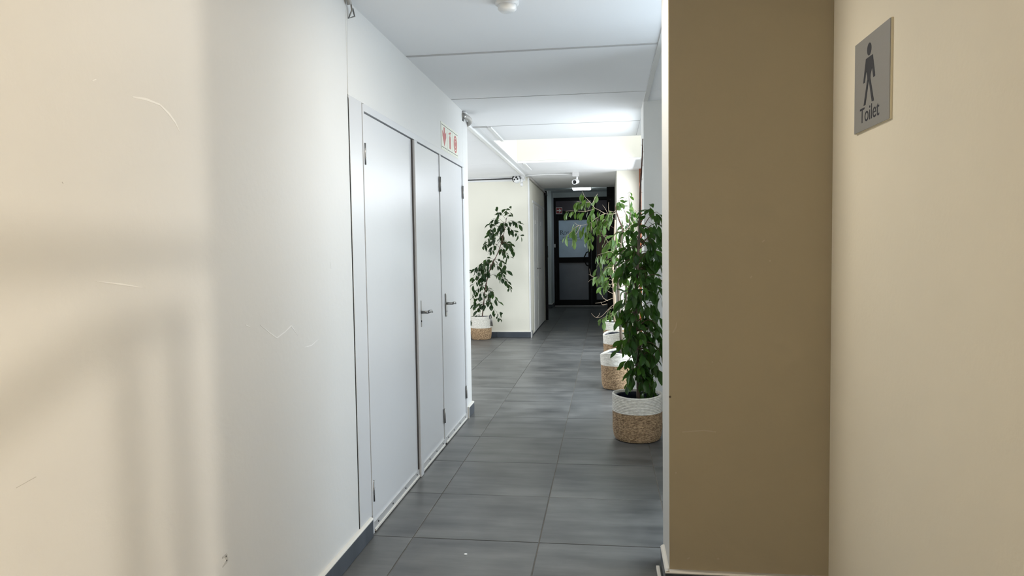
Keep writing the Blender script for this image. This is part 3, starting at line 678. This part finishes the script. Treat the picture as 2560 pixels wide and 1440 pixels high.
bc = empty('black_cable', (-1.3, 7.50, H-.03)); tag(bc, 'thin black cable along the top of the cream alcove wall', 'cable')
bm = bmesh.new(); tube(bm, [(-1.6, 0, -.004), (-.6, 0, .0), (.3, -.002, .002), (.7, -.004, .006), (.84, -.01, .004), (.86, -.03, -.02)], .008, 6); obj('sheath', bm, 'black_plastic', bc)
bm = bmesh.new(); B(bm, -1.6, 1.0, .012, .04, -.03, .03); obj('white_strip', bm, 'white_plastic', bc)
ct = empty('corridor_trunking', (-.235, 8.9, H)); tag(ct, 'cables clipped along the top of the far corridor wall', 'cable')
for q in range(2):
    bm = bmesh.new(); tube(bm, [(-.02+q*.02, -1.40, -.01), (0.012, -1.30, -.02-.012*q), (0.012, -.4, -.025-.012*q), (.012, .6, -.02-.012*q), (.014, 1.3, -.03-.012*q)], .009, 6); obj('cable', bm, 'trim' if q == 0 else 'pipe', ct)
bm = bmesh.new(); B(bm, .0, .05, 1.25, 1.36, -.09, .0); obj('junction', bm, 'black_plastic', ct, .004)
# cameras
c1 = empty('dome_camera', (-.385, 7.40, H)); tag(c1, 'white turret security camera with three black lenses on the cream wall', 'camera')
bm = bmesh.new(); B(bm, -.01, .085, -.04, .06, -.045, 0); obj('junction_box', bm, 'white_plastic', c1, .004)
bm = bmesh.new(); lathe(bm, [(.0, -.055), (.035, -.048), (.052, -.02), (.055, .005), (.05, .03), (.0, .035)], 24); h_ = obj('camera_head', bm, 'white_plastic', c1, 0, (-.022, -.045, -.055)); h_.rotation_euler = (R(62), 0, R(-12))
bm = bmesh.new(); lathe(bm, [(.058, -.01), (.066, .0), (.066, .035), (.058, .04)], 20); k_ = obj('shroud', bm, 'black_plastic', c1, 0, (-.026, -.02, -.045)); k_.rotation_euler = (R(62), 0, R(-12))
rm_ = Euler((R(62), 0, R(-12))).to_matrix()
for (u, v, r_) in [(0, .018, .0165), (-.026, -.02, .013), (.024, -.012, .013)]:
    bm = bmesh.new(); tube(bm, [(u, v, .03), (u, v, .0385)], r_, 14); k_ = obj('lens', bm, 'black_plastic', h_)
bm = bmesh.new(); tube(bm, [(.04, -.02, -.04), (.05, -.04, -.075), (.05, -.045, -.10)], [.03, .024, .018], 10); tube(bm, [(.05, -.045, -.10), (.055, -.05, -.155)], [.022, .018], 10); obj('sensor_arm', bm, 'white_plastic', c1)
c2_ = empty('bullet_camera', (.487, 7.12, H)); tag(c2_, 'white bullet camera hanging from a grey box at the corridor mouth', 'camera')
bm = bmesh.new(); B(bm, -.048, .048, -.05, .05, -.06, 0); obj('junction_box', bm, 'joint', c2_, .003)
bm = bmesh.new(); tube(bm, [(.02, 0, -.06), (.02, 0, -.085), (.012, -.01, -.10)], .014, 8); obj('bracket', bm, 'white_plastic', c2_)
bm = bmesh.new(); lathe(bm, [(.036, -.09), (.037, .09), (.034, .094), (.029, .092), (.027, .082)], 22); bd_ = obj('camera_body', bm, 'white_plastic', c2_, 0, (.0, -.03, -.135)); bd_.rotation_euler = (R(98), 0, R(-10))
bm = bmesh.new(); lathe(bm, [(.0275, .080), (.02, .084), (.001, .086)], 20); obj('lens', bm, 'black_plastic', bd_)
bm = bmesh.new(); lathe(bm, [(.036, -.09), (.03, -.1), (.001, -.1)], 16); obj('rear_cap', bm, 'white_plastic', bd_)
bm = bmesh.new(); tube(bm, [(-.05, 0, -.02), (-.4, .03, -.012), (-.75, .12, -.01)], .008, 6); obj('cable', bm, 'white_plastic', c2_)
fp = at(1164, 1386, 0); d_ = FW + RT*((1164-1280)/F_PX) + UP*((720-1386)/F_PX); fp = CAM + d_*(-CAM.z/d_.z)
bm = bmesh.new(); lathe(bm, [(.0075, 0), (.0075, .0015), (.006, .002)], 14); disc(bm, .006, .002, 14); o_ = obj('paper_dot', bm, 'white_plastic', None, 0, (fp.x, fp.y, .0005)); tag(o_, 'tiny white paper dot lying on the near floor tile', 'litter')

# ------------------------------------------------------------------ rope baskets
def basket(loc, r, h, band, label, seed, flare=0.0, wobble=0.0, tassel=None, rot=0):
    rnd = random.Random(seed); e = empty('rope_basket', loc, rot); tag(e, label, 'basket', 'two-tone rope baskets holding fig trees')
    ph = rnd.uniform(0, 6)
    def rad(z):
        t = z/h
        return r*(.93 + .07*min(1, t*4) + flare*max(0, t-.45)) * (1-.07*max(0, 1-t*9)**2)
    def wob(rr, z, a):
        t = max(0, z/h-.55)/.45
        return rr*(1+wobble*.35*t*math.sin(2*a+ph)), z + wobble*h*t*t*math.sin(2*a+ph+.7)*.5
    def coil(z0, z1, pitch, amp):
        n = max(2, int((z1-z0)/pitch)); out = []
        for k in range(n):
            for q in range(4):
                f = q/4; z = z0+(z1-z0)*(k+f)/n; out.append((rad(z)+amp*(abs(math.sin(math.pi*f))-.5), z))
        out.append((rad(z1)-amp*.5, z1)); return out
    zb = h*(1-band)
    N = 44
    bm = bmesh.new(); lathe(bm, [(.01, .004), (rad(0)*.9, .002)]+coil(.004, zb, .0085, .003), N, wob); obj('jute_coils', bm, 'jute', e)
    bm = bmesh.new(); pr = coil(zb, h, .0105, .003)
    pr += [(rad(h)-.004, h+.004), (rad(h)-.011, h+.002), (rad(h)-.012, h-.03), (rad(h)-.014, h-.075)]
    lathe(bm, pr, N, wob); obj('cotton_coils', bm, 'cotton', e)
    bm = bmesh.new(); lathe(bm, [(rad(h)-.0145, h-.02), (rad(h)-.020, h-.012), (rad(h)-.022, h-.02), (rad(h)-.026, h-.09)], N, wob); obj('liner', bm, 'liner', e)
    bm = bmesh.new(); disc(bm, rad(h)-.02, h-.075, N); obj('soil', bm, 'soil', e)
    if tassel is not None:
        a = tassel; rr = rad(h)
        bm = bmesh.new()
        tube(bm, [((rr)*math.cos(a+d), (rr)*math.sin(a+d), z) for d, z in [(-.25, h-.03), (-.18, h+.012), (0, h+.03), (.18, h+.012), (.25, h-.03)]], .007, 6); obj('rope_handle', bm, 'liner', e)
        bm = bmesh.new()
        for q in range(5): tube(bm, [(rr*math.cos(a), rr*math.sin(a), h-.02), ((rr+.012)*math.cos(a)+.006*q-.012, (rr+.012)*math.sin(a), h-.06), ((rr+.016)*math.cos(a)+.009*q-.018, (rr+.016)*math.sin(a), h-.145)], .004, 5)
        obj('tassel', bm, 'metal', e)
    return e
P1, P2, P3, P4, P0 = Vector((1.13, 1.845, 0)), Vector((1.012, 3.66, 0)), Vector((1.03, 5.22, 0)), Vector((1.03, 6.62, 0)), Vector((-.985, 7.33, 0))
basket(P1, .174, .322, .37, 'largest white and jute rope basket, nearest the cream pier', 1, 0.0, .03, 1.2)
basket(P2, .148, .345, .33, 'rope basket with dark liner showing, second from the cream pier', 2, .22, .11, None, .6)
basket(P3, .150, .345, .34, 'rope basket with sagging white rim, third from the cream pier', 3, .12, .09, None, 2.1)
basket(P4, .155, .345, .31, 'farthest rope basket in the row along the window', 4, .05, .03)
basket(P0, .158, .350, .49, 'rope basket with grey tassel against the cream alcove wall', 5, 0.0, .02, -.25)

# ------------------------------------------------------------------ fig trees
def leaf_mesh(name, ln, wd, droop, fold, m_):
    bm = bmesh.new(); n = 6; rows = []
    prof = [0.0, .50, .86, 1.0, .90, .56, 0.0]
    def mid(t): return Vector((0, ln*(t*(1-.12*droop*t)), -droop*ln*.38*t*t))
    st = ln*.16
    for k in range(n+1):
        t = k/n; c = mid(t)+Vector((0, st, 0)); hw = wd*.5*prof[k]
        if k in (0, n): rows.append([bm.verts.new(c)])
        else: rows.append([bm.verts.new(c+Vector((-hw, 0, hw*fold))), bm.verts.new(c), bm.verts.new(c+Vector((hw, 0, hw*fold)))])
    a = rows[0][0]; b = rows[1]
    fs_ = [[a, b[1], b[0]], [a, b[2], b[1]]]
    for k in range(1, n-1):
        p, q = rows[k], rows[k+1]
        fs_ += [[p[0], p[1], q[1], q[0]], [p[1], p[2], q[2], q[1]]]
    p = rows[n-1]; z = rows[n][0]; fs_ += [[p[0], p[1], z], [p[1], p[2], z]]
    for f in fs_: bm.faces.new(f).smooth = True
    pv = [bm.verts.new((-.0011, 0, 0)), bm.verts.new((.0011, 0, 0)), bm.verts.new((.0011, st*1.1, .0003)), bm.verts.new((-.0011, st*1.1, .0003))]
    bm.faces.new(pv)
    me = bpy.data.meshes.new(name); bm.to_mesh(me); bm.free(); me.materials.append(MT[m_]); return me
LEAVES = {}
for m_ in ('leaf', 'leaf_light', 'leaf_alcove'):
    LEAVES[m_] = [leaf_mesh('leaf', .068+.007*k, .033+.0045*(k % 3), .15+.35*(k % 4), .2+.14*(k % 3), m_) for k in range(6)]
def smooth_path(pts, n=4):
    pts = [Vector(p) for p in pts]; out = []
    for i in range(len(pts)-1):
        p0, p1, p2, p3 = pts[max(i-1, 0)], pts[i], pts[i+1], pts[min(i+2, len(pts)-1)]
        for k in range(n):
            t = k/n
            out.append(.5*((2*p1)+(p2-p0)*t+(2*p0-5*p1+4*p2-p3)*t*t+(3*p1-p0-3*p2+p3)*t**3))
    out.append(pts[-1]); return out
class Tree:
    def __init__(s, base, label, m_, seed, bark='bark'):
        s.e = empty('fig_tree', base); tag(s.e, label, 'tree', 'potted fig trees in rope baskets'); s.m = m_; s.rnd = random.Random(seed); s.base = Vector(base); s.n = 0; s.bark = bark; s.extra = []
    def trunk(s, pts, r0, r1, name='trunk', m_=None):
        p = [q-s.base for q in smooth_path(pts)]; n = len(p)
        bm = bmesh.new(); tube(bm, p, [(r0+(r1-r0)*k/(n-1))*(1+.12*math.sin(k*2.1)) for k in range(n)], 8); obj(name, bm, m_ or s.bark, s.e)
        s.tp = [q+s.base for q in p]; return s.tp
    def leaf(s, p, d, size=1.0):
        """leaf at p pointing along d"""
        rnd = s.rnd; d = d.normalized(); side = d.cross(Vector((0, 0, 1)))
        side = side.normalized() if side.length > .05 else Vector((math.cos(s.n), math.sin(s.n), 0))
        side = (Matrix.Rotation(rnd.uniform(-.9, .9), 3, d) @ side); upv = side.cross(d)
        mtx = Matrix((side, d, upv)).transposed()
        k = size*rnd.uniform(.78, 1.15)
        me = rnd.choice(LEAVES[s.m]); s.n += 1
        if s.n <= 285: share('leaf', me, s.e, p-s.base, mtx.to_euler(), (k, k, k))
        else: s.extra.append((me, Matrix.Translation(p-s.base) @ (mtx*k).to_4x4()))
    def finish(s):
        if not s.extra: return
        vs, fs2 = [], []
        for me, mx in s.extra:
            o = len(vs); vs += [mx @ v.co for v in me.vertices]; fs2 += [[o+i for i in p.vertices] for p in me.polygons]
        me = bpy.data.meshes.new('foliage'); me.from_pydata(vs, [], fs2); me.materials.append(MT[s.m])
        for p in me.polygons: p.use_smooth = True
        o = bpy.data.objects.new('foliage', me); C.objects.link(o); o.parent = s.e; o['kind'] = 'stuff'
    def branch(s, pts, n, r=.0035, droop=.9, size=1.0, start=.25, m_='bark_red', spread=1.0):
        rnd = s.rnd; path = smooth_path(pts); bm = bmesh.new(); N = len(path)
        tube(bm, [q-s.base for q in path], [max(.0009, r*(1-.8*k/(N-1))) for k in range(N)], 5); obj('branch', bm, m_, s.e)
        for k in range(n):
            t = start+(1-start)*(k+rnd.uniform(0, .6))/max(1, n-.4); t = min(t, 1.0); f = t*(N-1); i = min(int(f), N-2)
            p = path[i].lerp(path[i+1], f-i); tan = (path[i+1]-path[i]).normalized()
            a = rnd.uniform(0, 2*math.pi); o = tan.orthogonal().normalized(); o = Matrix.Rotation(a, 3, tan) @ o
            d = tan*.45+o*.85*spread+Vector((0, 0, -1))*droop*rnd.uniform(.45, 1.45)
            s.leaf(p, d, size)
    def whorl(s, p, tan, n, size=1.0, droop=.5):
        for k in range(n):
            a = 2*math.pi*k/n+s.rnd.uniform(-.3, .3); o = tan.orthogonal().normalized(); o = Matrix.Rotation(a, 3, tan.normalized()) @ o
            s.leaf(p, o+tan*.35+Vector((0, 0, -droop)), size)
    def auto(s, count, z0, z1, reach, n, rise=.04, droop=.9, size=1.0, xbias=0, taper=lambda t: 1.0):
        rnd = s.rnd
        tp = [p for p in s.tp if z0 <= p.z <= z1]
        for k in range(count):
            z = z0+(z1-z0)*(k+rnd.random())/count
            p = min(s.tp, key=lambda q: abs(q.z-z)).copy(); a = rnd.uniform(0, 2*math.pi)
            L = reach*rnd.uniform(.55, 1.05)*taper((z-z0)/(z1-z0)); d = Vector((math.cos(a)+xbias, math.sin(a)*.9, 0)).normalized()
            m1 = p+d*L*.45+Vector((0, 0, rise*rnd.uniform(.4, 1.4))); m2 = p+d*L*.85+Vector((0, 0, rise*rnd.uniform(-.3, 1.0))); m3 = p+d*L*1.1+Vector((0, 0, -rise*rnd.uniform(.5, 2.0)))
            s.branch([p, m1, m2, m3], n, size=size, droop=droop)
    def twig(s, pts, r=.0022):
        bm = bmesh.new(); path = smooth_path(pts); N = len(path)
        tube(bm, [q-s.base for q in path], [max(.0008, r*(1-.7*k/(N-1))) for k in range(N)], 5); obj('twig', bm, 'twig', s.e)

# nearest tree
T1 = Tree(P1+Vector((0, 0, .25)), 'dense dark green fig tree with tall bare leader, nearest the pier', 'leaf', 11)
Y1 = 1.845
T1.trunk([at(*p, Y1) for p in [(1596, 1000), (1594, 920), (1589, 830), (1590, 740), (1594, 660), (1598, 590), (1600, 520)]], .013, .0085)
keep = list(T1.tp)
T1.trunk([at(*p, Y1) for p in [(1600, 525), (1601, 470), (1604, 420), (1606, 380), (1607, 347)]], .0075, .003, 'leader', 'bark_red')
for k in range(9):
    p = at(1601+k*.7, 500-k*17, Y1); q = p+Vector((.012*(1 if k % 2 else -1), 0, .006)); T1.twig([p, p.lerp(q, .5), q], .002)
T1.tp = keep
T1.auto(16, .43, .78, .105, 8, .03, 1.1, 1.0, .6)
T1.auto(18, .74, 1.25, .11, 7, .04, 1.0, 1.0, .4)
T1.auto(9, 1.2, 1.50, .12, 6, .05, .8, 1.0, .2)
for pts, n in [([(1600, 560), (1615, 535), (1625, 522), (1624, 512)], 5), ([(1602, 580), (1622, 545), (1640, 530), (1650, 538)], 6), ([(1600, 620), (1622, 590), (1640, 580), (1655, 600)], 8),
               ([(1596, 640), (1580, 620), (1566, 618), (1556, 632)], 6), ([(1594, 690), (1578, 670), (1564, 668), (1556, 690)], 7), ([(1592, 760), (1577, 735), (1566, 735), (1558, 760)], 7),
               ([(1592, 790), (1615, 760), (1635, 760), (1645, 790)], 8), ([(1592, 850), (1620, 830), (1642, 845), (1650, 880)], 8), ([(1593, 900), (1620, 880), (1640, 900), (1648, 930)], 8),
               ([(1594, 900), (1580, 893), (1570, 900), (1562, 912)], 6), ([(1595, 940), (1612, 930), (1618, 955), (1622, 985)], 8), ([(1595, 950), (1600, 930), (1606, 950), (1610, 975)], 6)]:
    off = T1.rnd.uniform(-.12, .02)
    T1.branch([at(*p, Y1+off*(k/3)) for k, p in enumerate(pts)], n+2, size=1.08)
# second tree: long pale branches reaching left
T2 = Tree(P2+Vector((0, 0, .27)), 'fig tree with light green leaves on long branches reaching left', 'leaf_light', 12)
Y2 = 3.66
T2.trunk([at(*p, Y2) for p in [(1556, 890), (1553, 840), (1549, 780), (1546, 720), (1549, 660), (1553, 610), (1556, 575)]], .017, .009)
main = list(T2.tp)
T2.trunk([at(*p, Y2) for p in [(1556, 580), (1555, 568), (1546, 545), (1541, 528), (1538, 515)]], .009, .004, 'fork', 'bark_red')
fork = list(T2.tp)
T2.tp = main
def br2(pts, n, size=1.02, dz=0.0, dr=1.15, m_='twig', st=.15, r=.0032): T2.branch([at(*p, Y2+dz) for p in pts], n, r=r, size=size, droop=dr, m_=m_, start=st, spread=.6)
br2([(1541, 532), (1525, 536), (1511, 533), (1497, 525), (1486, 520)], 6, r=.005)
br2([(1487, 521), (1479, 510), (1470, 500), (1462, 492), (1456, 478)], 9)
br2([(1480, 511), (1485, 500), (1490, 490), (1494, 484)], 4)
br2([(1474, 505), (1462, 506), (1450, 505), (1442, 503)], 10)
br2([(1482, 524), (1465, 528), (1445, 528), (1428, 527), (1414, 528)], 10)
br2([(1484, 522), (1478, 530), (1472, 540), (1470, 548)], 7)
br2([(1511, 534), (1497, 541), (1486, 549), (1476, 556), (1462, 562), (1446, 563), (1436, 556)], 10, r=.004)
br2([(1470, 560), (1466, 575), (1464, 590), (1466, 606)], 11)
br2([(1448, 563), (1436, 570), (1424, 583), (1412, 592)], 6)
br2([(1452, 563), (1445, 578), (1436, 590), (1430, 600)], 6)
br2([(1478, 556), (1478, 575), (1477, 595), (1476, 612)], 9)
br2([(1511, 534), (1505, 545), (1498, 556), (1494, 566)], 10)
br2([(1530, 536), (1522, 545), (1514, 552), (1508, 560)], 9)
br2([(1540, 525), (1534, 530), (1526, 528), (1520, 535)], 7)
br2([(1539, 518), (1541, 508), (1546, 500), (1552, 505)], 7)
br2([(1545, 545), (1560, 540), (1570, 520), (1578, 495)], 6)
br2([(1556, 580), (1575, 565), (1585, 550), (1590, 545)], 9)
br2([(1553, 610), (1535, 600), (1520, 605), (1508, 620)], 11, dz=-.05)
br2([(1550, 650), (1530, 630), (1512, 632), (1492, 638)], 10, dz=-.08)
br2([(1547, 690), (1530, 670), (1515, 672), (1500, 690)], 9, dz=-.05)
br2([(1546, 715), (1528, 700), (1512, 695), (1496, 692)], 9, dz=.03)
br2([(1549, 780), (1535, 770), (1522, 775), (1512, 800)], 7)
T2.auto(9, .95, 1.55, .22, 8, .05, 1.0, .95)
for pts in [[(1520, 535), (1512, 520), (1506, 512)], [(1522, 530), (1521, 515), (1522, 505)], [(1512, 697), (1490, 694), (1472, 686)], [(1490, 694), (1478, 690), (1474, 672)], [(1488, 695), (1476, 700), (1470, 706)], [(1530, 620), (1510, 590), (1498, 580)], [(1520, 590), (1500, 588), (1490, 584)]]:
    T2.twig([at(*p, Y2) for p in pts])
# third tree
T3 = Tree(P3+Vector((0, 0, .27)), 'fig tree half hidden behind the nearest tree, third in the row', 'leaf', 13)
Y3 = 5.22
T3.trunk([at(*p, Y3) for p in [(1562, 850), (1564, 780), (1566, 700), (1568, 640), (1572, 580), (1576, 530)]], .014, .006)
T3.auto(16, .8, 1.75, .2, 7, .05, 1.0, 1.05)
T3.branch([at(*p, Y3) for p in [(1576, 535), (1573, 505), (1572, 490), (1574, 478)]], 6, size=.95)
T3.branch([at(*p, Y3) for p in [(1574, 560), (1560, 525), (1548, 505), (1545, 500)]], 6, size=.95)
# farthest tree: pale trunk, dry twigs
T4 = Tree(P4+Vector((0, 0, .27)), 'sparse fig tree with pale trunk and dry twigs at the far end', 'leaf_light', 14, 'twig')
Y4 = 6.62
T4.trunk([at(*p, Y4) for p in [(1538, 806), (1537, 770), (1535, 730), (1532, 690), (1533, 650), (1536, 600), (1538, 550)]], .022, .010)
for pts in [[(1536, 760), (1524, 770), (1505, 790), (1490, 794), (1478, 783)], [(1490, 794), (1496, 790), (1500, 782)], [(1535, 745), (1520, 750), (1505, 756), (1488, 758)], [(1520, 752), (1508, 745), (1504, 735)], [(1518, 760), (1506, 762), (1502, 754)],
            [(1533, 700), (1524, 685), (1518, 668)], [(1533, 690), (1526, 670), (1528, 656)], [(1532, 710), (1518, 712), (1500, 708)], [(1525, 712), (1512, 702), (1504, 700)], [(1533, 735), (1520, 728), (1512, 722)]]:
    T4.twig([at(*p, Y4) for p in pts], .004)
for pts, n in [([(1536, 775), (1526, 785), (1512, 792), (1498, 800)], 8), ([(1536, 780), (1528, 790), (1524, 800), (1530, 808)], 7), ([(1533, 720), (1518, 715), (1508, 722)], 5), ([(1533, 650), (1520, 640), (1510, 645)], 6)]:
    T4.branch([at(*p, Y4) for p in pts], n, size=1.0, droop=1.1, m_='twig')
T4.auto(8, 1.1, 1.75, .22, 6, .05, 1.0, 1.0)
# leaning tree in the alcove
T0 = Tree(P0+Vector((0, 0, .27)), 'leaning dark leaved fig tree in front of the cream alcove wall', 'leaf_alcove', 15)
Y0 = 7.30
T0.trunk([at(*p, Y0) for p in [(1205, 800), (1209, 760), (1213, 725), (1219, 695), (1228, 665), (1240, 642), (1250, 618), (1258, 590), (1263, 565), (1266, 545)]], .0095, .004, m_='bark_red')
def br0(pts, n, dz=0.0, size=1.12, dr=.62): T0.branch([at(*p, Y0+dz*k/3) for k, p in enumerate(pts)], n, size=size, droop=dr, m_='bark_red', start=.2, r=.0026)
for pts, n in [([(1266, 548), (1270, 535), (1274, 528), (1279, 522)], 7), ([(1265, 550), (1256, 537), (1248, 532), (1243, 530)], 10), ([(1262, 560), (1246, 545), (1236, 548), (1228, 558)], 13),
               ([(1262, 565), (1275, 552), (1288, 553), (1297, 560)], 12), ([(1260, 580), (1242, 565), (1230, 570), (1222, 582)], 13), ([(1258, 590), (1240, 580), (1228, 585), (1218, 600)], 13),
               ([(1258, 575), (1274, 572), (1288, 580), (1303, 590)], 9), ([(1260, 570), (1255, 558), (1250, 560), (1247, 575)], 12), ([(1254, 605), (1268, 610), (1280, 618), (1286, 628)], 9),
               ([(1256, 595), (1240, 590), (1226, 602), (1214, 612)], 12), ([(1250, 620), (1238, 610), (1232, 618), (1228, 628)], 12), ([(1247, 628), (1258, 630), (1266, 635), (1272, 642)], 9), ([(1216, 606), (1212, 612), (1210, 620)], 6),
               ([(1236, 650), (1222, 645), (1208, 655), (1196, 668)], 13), ([(1230, 662), (1210, 655), (1192, 668), (1178, 680)], 14), ([(1226, 670), (1208, 668), (1194, 682), (1182, 698)], 13),
               ([(1236, 650), (1248, 648), (1258, 658), (1264, 675)], 13), ([(1230, 660), (1242, 662), (1250, 675), (1256, 690)], 12), ([(1222, 690), (1240, 685), (1256, 692), (1270, 712)], 13), ([(1240, 688), (1258, 695), (1268, 705), (1274, 720)], 9),
               ([(1219, 700), (1205, 690), (1192, 700), (1180, 716)], 11), ([(1215, 715), (1200, 715), (1190, 728), (1182, 745)], 12), ([(1213, 728), (1226, 725), (1236, 740), (1242, 755)], 11),
               ([(1211, 745), (1200, 742), (1190, 752), (1184, 768)], 11), ([(1212, 740), (1222, 750), (1228, 758), (1232, 765)], 8), ([(1210, 755), (1200, 758), (1196, 768), (1194, 778)], 8),
               ([(1214, 735), (1226, 755), (1240, 778), (1254, 780)], 5), ([(1240, 778), (1246, 788), (1250, 798)], 6), ([(1206, 785), (1196, 786), (1188, 796), (1182, 806)], 7)]:
    br0(pts, n, T0.rnd.uniform(-.2, .06))
T0.auto(10, .55, 1.2, .16, 7, .03, 1.0, 1.1)
T0.auto(8, 1.3, 1.8, .13, 7, .03, 1.0, 1.1)
T1.auto(22, .45, 1.42, .13, 7, .03, .9, 1.0, .45)
for pts, n in [([(1600, 600), (1625, 565), (1648, 560), (1668, 580)], 9), ([(1598, 650), (1625, 625), (1648, 625), (1665, 655)], 10), ([(1594, 720), (1620, 690), (1645, 690), (1660, 720)], 10),
               ([(1592, 760), (1618, 725), (1642, 728), (1655, 750)], 9), ([(1590, 820), (1618, 800), (1640, 810), (1655, 840)], 10), ([(1592, 870), (1620, 855), (1645, 870), (1658, 905)], 10),
               ([(1595, 930), (1620, 905), (1634, 920), (1640, 950)], 9), ([(1596, 960), (1606, 935), (1618, 945), (1626, 975)], 9), ([(1596, 965), (1604, 950), (1612, 962), (1616, 985)], 7),
               ([(1598, 600), (1580, 575), (1568, 572), (1560, 590)], 8), ([(1594, 670), (1576, 650), (1562, 655), (1554, 675)], 8), ([(1590, 800), (1578, 785), (1570, 795), (1564, 815)], 8), ([(1590, 850), (1580, 835), (1573, 845), (1568, 865)], 8)]:
    off = T1.rnd.uniform(-.14, .02)
    T1.branch([at(*p, Y1+off*(k/3)) for k, p in enumerate(pts)], n, size=1.05, droop=.95)
for t_ in (T0, T1, T2, T3, T4): t_.finish()
